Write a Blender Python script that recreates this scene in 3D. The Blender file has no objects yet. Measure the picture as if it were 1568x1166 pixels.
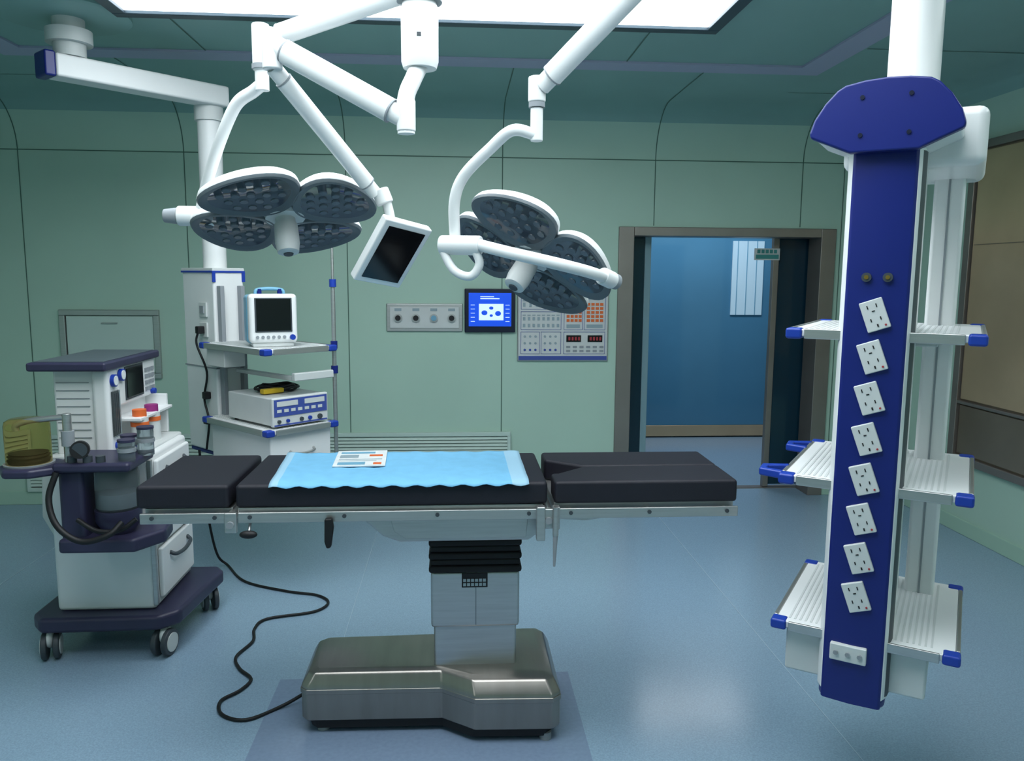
import bpy, bmesh, math, random
from mathutils import Vector, Matrix, Euler
random.seed(4)
S = bpy.context.scene
try:
    S.view_settings.view_transform = 'Standard'
except Exception:
    pass
R = math.radians

# ------------------------------------------------------------------ materials
def lin(h):
    h = h.lstrip('#')
    o = []
    for i in (0, 2, 4):
        c = int(h[i:i+2], 16) / 255
        o.append(c/12.92 if c <= .04045 else ((c+.055)/1.055)**2.4)
    return (*o, 1)

def mat(name, hexc, rough=.5, metal=0, noise=0, nscale=12, bump=0, bscale=200, emis=0, trans=0, coat=0, ior=1.45, stretch=None, alpha=1):
    m = bpy.data.materials.new(name); m.use_nodes = True
    nt = m.node_tree; b = nt.nodes['Principled BSDF']; c = lin(hexc)
    b.inputs['Base Color'].default_value = c
    b.inputs['Roughness'].default_value = rough
    b.inputs['Metallic'].default_value = metal
    b.inputs['IOR'].default_value = ior
    b.inputs['Alpha'].default_value = alpha
    if trans: b.inputs['Transmission Weight'].default_value = trans
    if coat: b.inputs['Coat Weight'].default_value = coat
    if emis:
        b.inputs['Emission Color'].default_value = c
        b.inputs['Emission Strength'].default_value = emis
    tc = nt.nodes.new('ShaderNodeTexCoord'); mp = nt.nodes.new('ShaderNodeMapping')
    nt.links.new(tc.outputs['Object'], mp.inputs['Vector'])
    if stretch: mp.inputs['Scale'].default_value = stretch
    if noise:
        n = nt.nodes.new('ShaderNodeTexNoise'); n.inputs['Scale'].default_value = nscale
        n.inputs['Detail'].default_value = 4
        nt.links.new(mp.outputs[0], n.inputs['Vector'])
        r = nt.nodes.new('ShaderNodeValToRGB')
        r.color_ramp.elements[0].position = .3; r.color_ramp.elements[1].position = .7
        r.color_ramp.elements[0].color = (*[max(0, v*(1-noise)) for v in c[:3]], 1)
        r.color_ramp.elements[1].color = (*[min(1, v*(1+noise)) for v in c[:3]], 1)
        nt.links.new(n.outputs['Fac'], r.inputs['Fac'])
        nt.links.new(r.outputs['Color'], b.inputs['Base Color'])
    if bump:
        n2 = nt.nodes.new('ShaderNodeTexNoise'); n2.inputs['Scale'].default_value = bscale
        nt.links.new(mp.outputs[0], n2.inputs['Vector'])
        bp = nt.nodes.new('ShaderNodeBump'); bp.inputs['Strength'].default_value = bump
        bp.inputs['Distance'].default_value = .002
        nt.links.new(n2.outputs['Fac'], bp.inputs['Height'])
        nt.links.new(bp.outputs[0], b.inputs['Normal'])
    return m

M = dict(
 wall=mat('wall_green', '#abc8b8', .42, noise=.03, nscale=1.5),
 ceil=mat('ceiling_green', '#86aaa6', .5, noise=.04, nscale=2),
 seam=mat('seam_dark', '#4f6e62', .6),
 strip=mat('ceiling_strip', '#a6a9c2', .5),
 floor=mat('floor_vinyl', '#89a3b8', .19, noise=.13, nscale=160, bump=.03, bscale=60),
 weld=mat('floor_weld', '#98b0c2', .3),
 mat_=mat('mat_film', '#7a8da6', .15, noise=.06, nscale=60),
 base=mat('baseboard_green', '#a2c2b0', .4),
 white=mat('white_paint', '#e0e2e2', .32, noise=.02, nscale=5),
 offw=mat('off_white_plastic', '#c8cccb', .45, noise=.03, nscale=8),
 grey=mat('grey_plastic', '#8b9196', .45),
 dgrey=mat('dark_grey_plastic', '#3b4248', .45),
 lens=mat('lens_glass', '#3f4952', .1, coat=.6),
 led=mat('led_dot', '#55616b', .2),
 rim=mat('lamp_rim', '#5a646a', .4),
 steel=mat('brushed_steel', '#b8b9b8', .36, .85, noise=.06, nscale=6, bump=.08, bscale=30, stretch=(1, 1, 20)),
 steel2=mat('cover_steel', '#96918b', .3, .88, noise=.07, nscale=3, bump=.06, bscale=40, stretch=(8, 1, 1)),
 dsteel=mat('door_steel', '#8e8781', .38, .65, noise=.08, nscale=4),
 gold=mat('steel_warm_reflection', '#d3b794', .3, .6, noise=.14, nscale=1.6),  # steel with warm reflected light put into its colour
 gold2=mat('warm_steel_dark', '#a08f7c', .28, .75, noise=.14, nscale=2),
 blue=mat('pendant_blue', '#111f6c', .33, noise=.04, nscale=3),
 blue2=mat('trim_blue', '#1a3a9c', .35),
 black=mat('black_rubber', '#101114', .55),
 cush=mat('cushion_leather', '#171722', .6, noise=.08, nscale=30, bump=.15, bscale=300),
 bell=mat('bellows_black', '#0c0d10', .65),
 drape=mat('drape_blue', '#74b4d8', .8, noise=.05, nscale=20, bump=.3, bscale=90),
 drape2=mat('drape_edge', '#98c0d6', .8),
 paper=mat('paper', '#d8dcdc', .6, noise=.06, nscale=30),
 purple=mat('machine_purple', '#302f48', .4, noise=.05, nscale=10),
 slate=mat('slate_top', '#4c545c', .35, noise=.05, nscale=10),
 amber=mat('amber_plastic', '#e6cf8a', .05, trans=.96, ior=1.06),
 clear=mat('clear_plastic', '#aebcc0', .1, trans=.85, ior=1.2),
 orange=mat('orange_cap', '#d9672e', .5), yellow=mat('yellow_plastic', '#c9a821', .5),
 brass=mat('brass', '#8a7434', .4, .7),
 magenta=mat('magenta_cap', '#8e2a72', .5), red=mat('red_led', '#a03038', .5),
 lblue=mat('light_blue_case', '#6fa3bd', .45), screen=mat('screen_black', '#0b0d10', .12),
 lcd=mat('lcd_blue', '#1d4fd8', .2, emis=.6), lcdw=mat('lcd_white', '#cfe4ff', .2, emis=.7),
 navy=mat('navy_bezel', '#141a30', .3), label=mat('label_grey', '#8fa0a8', .5), pblue=mat('print_blue', '#3c4f98', .5),
 glass=mat('blue_glass', '#4a7f9f', .1, noise=.08, nscale=1, coat=.4),
 dglass=mat('dark_glass', '#12303f', .1), green=mat('sign_green', '#3c8a86', .5),
 cwall=mat('corridor_wall', '#7f9fa8', .5),
 win_reflection=mat('window_reflection', '#a2bfcf', .5, emis=.3),  # faint glow that imitates a reflected window
 vent=mat('vent_white', '#b8ccc4', .4),
 panel=mat('light_panel', '#f4fbff', .5, emis=5.6),
 fill_panel=mat('fill_light_panel', '#f4fbff', .5, emis=6.0),  # emission for the added fill lights
 frame=mat('light_frame', '#43525c', .4, .4),
)

# ------------------------------------------------------------------ helpers
class G:
    def __init__(s, name, loc, rz=0, world=False, rot=None):
        e = bpy.data.objects.new(name, None); e.empty_display_size = .1
        e.location = loc; e.rotation_euler = rot if rot else (0, 0, rz)
        S.collection.objects.link(e); s.e = e; s.loc = Vector(loc); s.world = world
    def L(s, p):
        p = Vector(p); return p - s.loc if s.world else p

def add(g, name, verts, faces, mats, idx=None, bevel=0, seg=2, sharp=35):
    if not isinstance(mats, (list, tuple)): mats = [mats]
    vs = [Vector(v) for v in verts]
    off = Vector((0, 0, 0))
    if g: vs = [g.L(v) for v in vs]
    else:
        off = Vector([(min(v[i] for v in vs)+max(v[i] for v in vs))/2 for i in range(3)])
        vs = [v-off for v in vs]
    me = bpy.data.meshes.new(name); me.from_pydata(vs, [], faces)
    for m in mats: me.materials.append(m)
    if idx:
        for p, i in zip(me.polygons, idx): p.material_index = i
    bm = bmesh.new(); bm.from_mesh(me); bmesh.ops.recalc_face_normals(bm, faces=bm.faces); bm.to_mesh(me); bm.free()
    for p in me.polygons: p.use_smooth = True
    o = bpy.data.objects.new(name, me); S.collection.objects.link(o); o.location = off
    if g: o.parent = g.e
    if bevel:
        b = o.modifiers.new('bevel', 'BEVEL'); b.width = bevel; b.segments = seg
        b.limit_method = 'ANGLE'; b.angle_limit = R(25); b.harden_normals = True
    else:
        me.set_sharp_from_angle(angle=R(sharp))
    return o

def boxv(x0, x1, y0, y1, z0, z1):
    v = [(x, y, z) for z in (z0, z1) for y in (y0, y1) for x in (x0, x1)]
    f = [(0, 2, 3, 1), (4, 5, 7, 6), (0, 1, 5, 4), (2, 6, 7, 3), (0, 4, 6, 2), (1, 3, 7, 5)]
    return v, f

def box(g, n, x0, x1, y0, y1, z0, z1, m, b=0, rot=None, seg=2):
    v, f = boxv(x0, x1, y0, y1, z0, z1)
    if rot:
        c = Vector(((x0+x1)/2, (y0+y1)/2, (z0+z1)/2)); E = Euler(rot).to_matrix()
        v = [c + E @ (Vector(p)-c) for p in v]
    return add(g, n, v, f, m, bevel=b, seg=seg)

def boxes(g, n, lst, mats):
    V, F, I = [], [], []
    for it in lst:
        v, f = boxv(*it[:6]); o = len(V); V += v; F += [tuple(a+o for a in q) for q in f]
        I += [it[6] if len(it) > 6 else 0]*6
    return add(g, n, V, F, mats, I)

def prism(g, n, pts, ax, a, b, m, bevel=0, seg=2, sharp=35):
    def P(p, t):
        return {'x': (t, p[0], p[1]), 'y': (p[0], t, p[1]), 'z': (p[0], p[1], t)}[ax]
    k = len(pts); V = [P(p, a) for p in pts]+[P(p, b) for p in pts]
    F = [tuple(range(k)), tuple(range(2*k-1, k-1, -1))]+[(i, (i+1) % k, k+(i+1) % k, k+i) for i in range(k)]
    return add(g, n, V, F, m, bevel=bevel, seg=seg, sharp=sharp)

def frame_of(d):
    d = d.normalized(); u = d.cross(Vector((0, 0, 1)))
    if u.length < 1e-3: u = Vector((1, 0, 0))
    u.normalize(); return u, d.cross(u).normalized()

def cyl(g, n, p0, p1, r0, m, r1=None, segs=24, bevel=0):
    if r1 is None: r1 = r0
    p0, p1 = Vector(p0), Vector(p1); u, w = frame_of(p1-p0); V = []
    for p, r in ((p0, r0), (p1, r1)):
        for i in range(segs):
            t = 2*math.pi*i/segs; V.append(p+u*math.cos(t)*r+w*math.sin(t)*r)
    F = [tuple(range(segs)), tuple(range(2*segs-1, segs-1, -1))]+[(i, (i+1) % segs, segs+(i+1) % segs, segs+i) for i in range(segs)]
    return add(g, n, V, F, m, bevel=bevel, seg=2)

def lathe(g, n, prof, c, m, segs=32, idx=None, mats=None):
    c = Vector(c); V = []; F = []; I = []
    for r, z in prof:
        for i in range(segs):
            t = 2*math.pi*i/segs; V.append(c+Vector((r*math.cos(t), r*math.sin(t), z)))
    for k in range(len(prof)-1):
        for i in range(segs):
            F.append((k*segs+i, k*segs+(i+1) % segs, (k+1)*segs+(i+1) % segs, (k+1)*segs+i)); I.append(idx[k] if idx else 0)
    F.append(tuple(range(segs))); I.append(0)
    F.append(tuple(range((len(prof)-1)*segs, len(prof)*segs))); I.append(I[-2] if idx else 0)
    return add(g, n, V, F, mats or m, I)

def smooth_pts(pts, sub=8):
    P = [Vector(p) for p in pts]
    if len(P) < 3: return P
    Q = [P[0]*2-P[1]]+P+[P[-1]*2-P[-2]]; out = []
    for i in range(1, len(Q)-2):
        a, b, c, d = Q[i-1:i+3]
        for s in range(sub):
            t = s/sub
            out.append(.5*((2*b)+(c-a)*t+(2*a-5*b+4*c-d)*t*t+(3*b-a-3*c+d)*t**3))
    out.append(P[-1]); return out

def tube(g, n, pts, r, m, segs=12, sub=8, r1=None, flat=1.0):
    P = smooth_pts(pts, sub); N = len(P); V = []; F = []
    u = None
    for k in range(N):
        d = (P[min(k+1, N-1)]-P[max(k-1, 0)]).normalized()
        if u is None: u, w = frame_of(d)
        else:
            u = (u-d*u.dot(d)).normalized(); w = d.cross(u).normalized()
        rr = r if r1 is None else r+(r1-r)*k/(N-1)
        for i in range(segs):
            t = 2*math.pi*i/segs; V.append(P[k]+u*math.cos(t)*rr*flat+w*math.sin(t)*rr)
    for k in range(N-1):
        for i in range(segs):
            F.append((k*segs+i, k*segs+(i+1) % segs, (k+1)*segs+(i+1) % segs, (k+1)*segs+i))
    F += [tuple(range(segs)), tuple(range((N-1)*segs, N*segs))]
    return add(g, n, V, F, m, sharp=60)

def ell(g, n, c, rad, m, a=20, b=12):
    V = []; F = []
    for j in range(b+1):
        p = math.pi*j/b
        for i in range(a):
            t = 2*math.pi*i/a
            V.append((c[0]+rad[0]*math.sin(p)*math.cos(t), c[1]+rad[1]*math.sin(p)*math.sin(t), c[2]+rad[2]*math.cos(p)))
    for j in range(b):
        for i in range(a): F.append((j*a+i, j*a+(i+1) % a, (j+1)*a+(i+1) % a, (j+1)*a+i))
    return add(g, n, V, F, m, sharp=80)

# ------------------------------------------------------------------ room
XL, XR, YF, YB, ZC, ZS, RC = -3.75, 3.35, -1.3, 5.85, 2.88, 2.53, .35
box(None, 'floor', XL-.1, XR+.1, YF-.1, YB+.2, -.06, 0, M['floor'])
boxes(None, 'wall_back', [(XL-.1, 1.25, YB, YB+.18, 0, ZS+.5), (2.78, XR+.1, YB, YB+.18, 0, ZS+.5), (1.25, 2.78, YB, YB+.18, 1.99, ZS+.5)], M['wall'])
box(None, 'wall_left', XL-.12, XL, YF, YB, 0, ZS+.45, M['wall'])
box(None, 'wall_right', XR, XR+.12, YF, YB, 0, ZS+.45, M['wall'])
box(None, 'wall_front', XL-.1, XR+.1, YF-.12, YF, 0, ZS+.45, M['wall'])
V = []; F = []
K = 10
for k in range(K+1):
    a = math.pi/2*k/K; d = RC*(1-math.cos(a)); z = ZS+RC*math.sin(a)
    V += [(XL+d, YF+d, z), (XR-d, YF+d, z), (XR-d, YB-d, z), (XL+d, YB-d, z)]
I = []
for k in range(K):
    for i in range(4): F.append((k*4+i, k*4+(i+1) % 4, k*4+4+(i+1) % 4, k*4+4+i)); I.append(0 if k < 5 else 1)
F.append(tuple(range(K*4, K*4+4))); I.append(1)
add(None, 'ceiling', V, F, [M['wall'], M['ceil']], I)
# panel seams
def ribbon(V, F, path, wv):
    w = Vector(wv)*.0035
    for i in range(len(path)-1):
        a, b = Vector(path[i]), Vector(path[i+1]); o = len(V)
        V += [a-w, a+w, b+w, b-w]; F.append((o, o+1, o+2, o+3))
V = []; F = []
def prof():
    e = .0025
    return [(e+RC*(1-math.cos(math.pi/2*k/K)), ZS-e*0+(RC-e)*math.sin(math.pi/2*k/K)) for k in range(K+1)]
for x in (-3.03, -1.91, -.79, .33, 1.45, 2.56):
    z0 = 2.06 if x in (1.45, 2.56) else .1
    ribbon(V, F, [(x, YB-.0025, z0), (x, YB-.0025, ZS)]+[(x, YB-d, z) for d, z in prof()]+[(x, 4.72, ZC-.0025)], (1, 0, 0))
ribbon(V, F, [(2.88, YB-.0025, .1), (2.88, YB-.0025, ZS)], (1, 0, 0))
for y in (5.2, 4.2, 3.1, 2.0, .9):
    for sx in (1, -1):
        xx = XR if sx > 0 else XL
        z0 = .1 if sx < 0 or y < 3 else 2.62
        if z0 > ZS: z0 = ZS-.01
        ribbon(V, F, [(xx-sx*.0025, y, z0), (xx-sx*.0025, y, ZS)]+[(xx-sx*d, y, z) for d, z in prof()]+[(xx-sx*1.2, y, ZC-.0025)], (0, 1, 0))
ribbon(V, F, [(XL, YB-.003, ZS), (XR, YB-.003, ZS)], (0, 0, 1))
ribbon(V, F, [(XR-.003, YF, ZS), (XR-.003, YB, ZS)], (0, 0, 1))
ribbon(V, F, [(XL+.003, YF, ZS), (XL+.003, YB, ZS)], (0, 0, 1))
add(None, 'trim_1', V, F, M['seam'])
# ceiling strip frame
x0, x1, y1 = -2.48, 2.12, 4.72
boxes(None, 'trim_2', [(x0, x1, y1-.16, y1, 2.868, 2.8795), (x0, x0+.16, .3, y1-.16, 2.868, 2.8795), (x1-.16, x1, .3, y1-.16, 2.868, 2.8795),
                       (x0, x1, .14, .3, 2.868, 2.8795)], M['strip'])
V = []; F = []
for x in (-1.35, -.2, .95): ribbon(V, F, [(x, 3.9, ZC-.003), (x, 4.56, ZC-.003)], (1, 0, 0))
add(None, 'trim_3', V, F, M['seam'])
# baseboards
box(None, 'baseboard_back', XL, 1.19, YB-.012, YB, 0, .1, M['base'], .004)
box(None, 'baseboard_back_short', 2.84, XR, YB-.012, YB, 0, .1, M['base'], .004)
box(None, 'baseboard_right', XR-.012, XR, YF, YB-.012, 0, .1, M['base'], .004)
box(None, 'baseboard_left', XL, XL+.012, YF, YB-.012, 0, .1, M['base'], .004)
# floor welds
boxes(None, 'trim_floor_seams', [(x-.0022, x+.0022, YF, YB, .0002, .001) for x in (-2.48, -.53, 1.42)], M['weld'])
box(None, 'floor_protection_film', -.74, .47, 1.6, 3.17, .0003, .002, M['mat_'])

# ceiling light panel
g = G('ceiling_light_panel', (-.15, 2.6, ZC))
box(g, 'diffuser', -1.33, 1.33, -1.5, 1.23, -.03, -.012, M['panel'])
for nme, b in dict(f1=(-1.39, 1.39, 1.23, 1.29), f2=(-1.39, 1.39, -1.56, -1.5), f3=(-1.39, -1.33, -1.5, 1.23), f4=(1.33, 1.39, -1.5, 1.23)).items():
    box(g, 'frame_'+nme, *b, -.045, -.001, M['frame'], .004)
# unseen fill lights added on the ceiling to lift walls and equipment fronts
for xx, yy in ((-2.7, -.25), (2.5, -.1), (2.6, 2.0)):
    g = G('added_fill_light', (xx, yy, ZC))
    box(g, 'diffuser', -.3, .3, -.6, .6, -.02, -.008, M['fill_panel'])
    for nme, b in dict(f1=(-.34, .34, .6, .64), f2=(-.34, .34, -.64, -.6), f3=(-.34, -.3, -.6, .6), f4=(.3, .34, -.6, .6)).items():
        box(g, 'frame_'+nme, *b, -.028, -.001, M['white'], .004)

# ------------------------------------------------------------------ door to corridor
g = G('door_1', (2.015, YB, 0), world=True)
for n_, b in dict(jamb_l=(1.19, 1.305, YB-.02, YB+.2, 0, 2.05), jamb_r=(2.725, 2.84, YB-.02, YB+.2, 0, 2.05), head=(1.305, 2.725, YB-.02, YB+.2, 1.985, 2.05)).items():
    box(g, n_, *b, M['dsteel'], .005)
box(g, 'leaf_left_glass', 1.2, 1.44, 6.07, 6.1, .03, 2.1, M['dglass'])
box(g, 'leaf_left_edge', 1.44, 1.49, 6.06, 6.11, .01, 2.1, M['cwall'], .004)
box(g, 'leaf_right_glass', 2.5, 2.9, 6.07, 6.1, .03, 2.1, M['dglass'])
box(g, 'leaf_right_edge', 2.455, 2.5, 6.06, 6.11, .01, 2.1, M['dsteel'], .004)
box(g, 'floor_track', 1.2, 2.9, 6.05, 6.12, 0, .008, M['dsteel'])
# corridor
box(None, 'floor_corridor', .4, 4.4, YB+.2, 8.3, -.06, 0, M['floor'])
box(None, 'wall_corridor_back', .4, 4.4, 8.15, 8.3, 0, 2.7, M['cwall'])
box(None, 'wall_corridor_left', .3, .4, 6.04, 8.3, 0, 2.7, M['cwall'])
box(None, 'wall_corridor_right', 4.4, 4.5, 6.04, 8.3, 0, 2.7, M['cwall'])
box(None, 'ceiling_corridor', .3, 4.5, 6.03, 8.3, 2.7, 2.8, M['cwall'])
g = G('door_2', (2.6, 8.14, 0), world=True)
box(g, 'leaf', 1.9, 3.42, 8.09, 8.13, .13, 2.12, M['glass'], .004)
box(g, 'kick_plate', 1.9, 3.42, 8.08, 8.13, .015, .13, M['gold'], .003)  # orange light on the steel is put into its colour
box(g, 'frame_left', 1.82, 1.9, 8.06, 8.15, 0, 2.2, M['dsteel'], .004)
box(g, 'frame_right', 3.42, 3.5, 8.06, 8.15, 0, 2.2, M['dsteel'], .004)
box(g, 'frame_top', 1.9, 3.42, 8.06, 8.15, 2.12, 2.2, M['dsteel'], .004)
g = G('reflected_window', (3.0, 8.08, 1.7), world=True)  # window reflection on the blue door, painted as a glowing patch
box(g, 'pane', 2.84, 3.17, 8.075, 8.089, 1.3, 2.06, M['win_reflection'])
for i in range(3): box(g, 'reflection_bar_%d' % i, 2.85+.1*i+.04, 2.858+.1*i+.04, 8.07, 8.076, 1.3, 2.06, M['lblue'])
g = G('door_sign', (2.6, 6.1, 1.9), world=True)
box(g, 'plate', 2.30, 2.5, 6.05, 6.06, 1.82, 1.91, M['offw'])
boxes(g, 'print', [(2.31, 2.49, 6.046, 6.05, 1.83, 1.862)]+[(2.32+i*.033, 2.343+i*.033, 6.046, 6.05, 1.872, 1.9) for i in range(5)], M['green'])

# ------------------------------------------------------------------ wall mounted items
def vent(name, xa, xb):
    g = G(name, ((xa+xb)/2, YB, .3), world=True)
    box(g, 'back_plate', xa, xb, YB-.012, YB, .11, .51, M['dgrey'])
    for n_, b in dict(a=(xa, xb, .49, .52), b=(xa, xb, .1, .13), c=(xa, xa+.025, .13, .49), d=(xb-.025, xb, .13, .49)).items():
        box(g, 'frame_'+n_, b[0], b[1], YB-.03, YB, b[2], b[3], M['vent'], .003)
    for i in range(14):
        z = .14+i*.025
        prism(g, 'louvre_%d' % i, [(YB-.028, z), (YB-.024, z+.002), (YB-.012, z+.02), (YB-.016, z+.018)], 'x', xa+.02, xb-.02, M['vent'])
vent('air_vent', -.98, .40); vent('air_vent', -3.12, -1.75)

g = G('gas_outlet_panel', (-.23, YB, 1.38), world=True)
box(g, 'frame', -.515, .04, YB-.02, YB, 1.275, 1.48, M['steel'], .006)
box(g, 'plate', -.49, .015, YB-.028, YB-.02, 1.3, 1.455, M['offw'], .003)
for i in range(4):
    x = -.43+i*.13
    cyl(g, 'ring_%d' % i, (x, YB-.028, 1.375), (x, YB-.045, 1.375), .03, M['steel'])
    cyl(g, 'port_%d' % i, (x, YB-.045, 1.375), (x, YB-.055, 1.375), .02, M['black'] if i != 2 else M['lblue'])
    box(g, 'port_label_%d' % i, x-.025, x+.025, YB-.03, YB-.028, 1.425, 1.445, M['label'])

g = G('touch_screen_panel', (.24, YB, 1.43), world=True)
box(g, 'bezel', .055, .428, YB-.035, YB, 1.27, 1.59, M['navy'], .006)
box(g, 'screen', .085, .398, YB-.038, YB-.035, 1.315, 1.56, M['lcd'])
boxes(g, 'graphics', [(.16, .34, YB-.041, YB-.038, 1.36, 1.48), (.17, .31, YB-.041, YB-.038, 1.515, 1.522), (.17, .27, YB-.041, YB-.038, 1.53, 1.535)]+[(.1, .13, YB-.041, YB-.038, 1.35+i*.03, 1.354+i*.03) for i in range(5)]
      + [(.355, .385, YB-.041, YB-.038, 1.35+i*.03, 1.354+i*.03) for i in range(5)], M['lcdw'])
for i, (x, z, w_, h_) in enumerate([(.2, 1.415, .022, .018), (.3, 1.41, .022, .018), (.25, 1.45, .016, .012), (.25, 1.395, .012, .01)]):
    ell(g, 'graphics_icon_%d' % i, (x, YB-.042, z), (w_, .0015, h_), M['lcd'])

g = G('control_panel', (.78, YB, 1.33), world=True)
box(g, 'frame', .445, 1.125, YB-.02, YB, 1.055, 1.62, M['steel'], .005)
box(g, 'face', .455, 1.115, YB-.024, YB-.02, 1.065, 1.61, M['offw'])
y0, y1 = YB-.028, YB-.024
boxes(g, 'bands', [(.455, 1.115, y0, y1, 1.065, 1.095), (.455, 1.115, y0, y1, 1.585, 1.61)], M['pblue'])
# framed sections of the printed face
def outline(x0, x1, z0, z1, t=.0025):
    return [(x0, x1, y0, y1, z0, z0+t), (x0, x1, y0, y1, z1-t, z1), (x0, x0+t, y0, y1, z0, z1), (x1-t, x1, y0, y1, z0, z1)]
L_ = []
for b in [(.47, .77, 1.44, 1.57), (.47, .77, 1.29, 1.425), (.47, .61, 1.11, 1.275), (.62, .77, 1.11, 1.275), (.79, .93, 1.29, 1.57), (.94, 1.10, 1.29, 1.57), (.79, 1.10, 1.11, 1.275)]: L_ += outline(*b)
boxes(g, 'section_frames', L_, M['pblue'])
boxes(g, 'rocker_buttons', [(.485+c*.047, .503+c*.047, y0, y1, 1.46, 1.49) for c in range(6)]+[(.482+c*.047, .506+c*.047, y0, y1, 1.50, 1.508) for c in range(6)]+[(.485+c*.047, .503+c*.047, y0, y1, 1.52, 1.55) for c in range(6)]
      + [(.485+c*.036, .503+c*.036, y0, y1, z, z+.024) for c in range(8) for z in (1.31, 1.36)]+[(.482+c*.036, .506+c*.036, y0, y1, 1.395, 1.402) for c in range(8)], M['label'])
for k, x in enumerate((.5, .54, .58, .65, .69, .73)):
    for j, z in enumerate((1.14, 1.19, 1.24)): cyl(g, f'gas_lamp_{k}_{j}', (x, y1, z), (x, y0, z), .009, M['label'] if j else M['pblue'], segs=12)
boxes(g, 'displays', [(.81, .92, y0, y1, 1.2, 1.25), (.97, 1.08, y0, y1, 1.2, 1.25)], M['screen'])
boxes(g, 'digits', [(.825+i*.024, .84+i*.024, y0-.002, y0, 1.212, 1.238) for i in range(4)]+[(.985+i*.024, 1.0+i*.024, y0-.002, y0, 1.212, 1.238) for i in range(4)], M['red'])
boxes(g, 'display_buttons', [(.81+c*.05, .84+c*.05, y0, y1, z, z+.016) for c in range(6) for z in (1.125, 1.155)], M['grey'])
boxes(g, 'keypad_orange', [(.81+c*.03, .832+c*.03, y0, y1, 1.35+r*.03, 1.37+r*.03) for c in range(4) for r in range(5)], M['orange'])
boxes(g, 'keypad_grey', [(.96+c*.033, .984+c*.033, y0, y1, 1.35+r*.03, 1.37+r*.03) for c in range(4) for r in range(5)], M['orange'])
boxes(g, 'keypad_displays', [(.81, .91, y0, y1, 1.515, 1.55), (.96, 1.08, y0, y1, 1.515, 1.55), (.81, .91, y0, y1, 1.305, 1.33), (.96, 1.08, y0, y1, 1.305, 1.33)], M['label'])

g = G('wall_cabinet', (-2.47, YB, 1.15), world=True)
for n_, b in dict(t=(-2.82, -2.13, 1.385, 1.425), b=(-2.82, -2.13, .93, .97), l=(-2.82, -2.78, .97, 1.385), r=(-2.17, -2.13, .97, 1.385)).items():
    box(g, 'frame_'+n_, b[0], b[1], YB-.03, YB, b[2], b[3], M['steel'], .004)
box(g, 'door', -2.775, -2.175, YB-.018, YB, .975, 1.38, M['vent'], .003)
box(g, 'handle', -2.53, -2.42, YB-.03, YB-.018, 1.325, 1.335, M['steel'], .002)

g = G('steel_cabinet', (XR, 4.2, 1.5), world=True)
box(g, 'carcass', XR-.02, XR, 3.3, 5.02, .48, 2.55, M['gold2'], .003)
for n_, b in dict(l=(4.96, 5.02, .48, 2.55), m=(4.14, 4.17, .55, 2.5), r=(3.3, 3.36, .48, 2.55), t=(3.36, 4.96, 2.5, 2.55), b=(3.36, 4.96, .48, .53), s=(3.36, 4.96, .87, .89)).items():
    box(g, 'frame_'+n_, XR-.05, XR-.02, b[0], b[1], b[2], b[3], M['dsteel'], .004)
for i, (a, b) in enumerate([(4.185, 4.945), (3.375, 4.125)]):
    box(g, 'door_%d' % i, XR-.036, XR-.02, a, b, .9, 2.49, M['gold'], .006)
    box(g, 'lower_glass_%d' % i, XR-.034, XR-.02, a, b, .54, .86, M['gold2'], .004)
    box(g, 'door_rib_%d' % i, XR-.04, XR-.036, a+.02, b-.02, 1.9, 1.905, M['gold2'])
    box(g, 'pull_%d' % i, XR-.06, XR-.036, a+.03, a+.045, 1.2, 1.5, M['steel'], .004)

# ------------------------------------------------------------------ operating table
g = G('operating_table', (0, 2.88, 0), world=True)
def loft(g, name, rings, m, bevel=0, seg=3):
    k = len(rings[0]); V = []; F = []
    for r in rings: V += r
    for j in range(len(rings)-1):
        for i in range(k): F.append((j*k+i, j*k+(i+1) % k, (j+1)*k+(i+1) % k, (j+1)*k+i))
    F += [tuple(range(k)), tuple(range((len(rings)-1)*k, len(rings)*k))]
    return add(g, name, V, F, m, bevel=bevel, seg=seg)
plan = [(-.575, 2.78), (-.55, 2.755), (-.06, 2.745), (.06, 2.66), (.34, 2.65), (.372, 2.68), (.372, 3.1), (.345, 3.14), (.1, 3.14), (-.1, 3.1), (-.545, 3.09), (-.575, 3.06)]
cx, cy = -.08, 2.92
def ring(s, z, sy=None, dz=0):
    sy = sy or s
    return [(cx+(x-cx)*s, cy+(y-cy)*sy, z) for x, y in plan]
loft(g, 'base_cover', [ring(1, .055), ring(1.0, .15), ring(1.0, .185), ring(.985, .2, .96), ring(.95, .23, .86), ring(.9, .24, .75)], M['steel2'], .008, 2)
loft(g, 'base_trim_line', [ring(1.006, .158, 1.012), ring(1.006, .178, 1.012)], M['steel2'], .004)
box(g, 'base_panel_gap', -.012, -.009, 2.738, 2.75, .06, .155, M['dgrey'])
loft(g, 'chassis', [ring(.93, .02), ring(.95, .056)], M['black'], .004)
for i, (x, y) in enumerate([(-.5, 2.8), (-.5, 3.04), (.32, 2.69), (.32, 3.1)]):
    cyl(g, 'foot_%d' % i, (x, y, 0), (x, y, .03), .022, M['grey']); cyl(g, 'foot_stem_%d' % i, (x, y, .03), (x, y, .06), .012, M['steel'])
box(g, 'column_lower', -.088, .218, 2.795, 3.03, .2, .42, M['steel'], .012)
box(g, 'column_cover', -.098, .228, 2.785, 3.04, .39, .605, M['steel'], .012)
box(g, 'column_seam', .066, .068, 2.7845, 2.786, .4, .6, M['dgrey'])
box(g, 'keypad', .015, .11, 2.782, 2.786, .545, .6, M['black'], .002)
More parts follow.
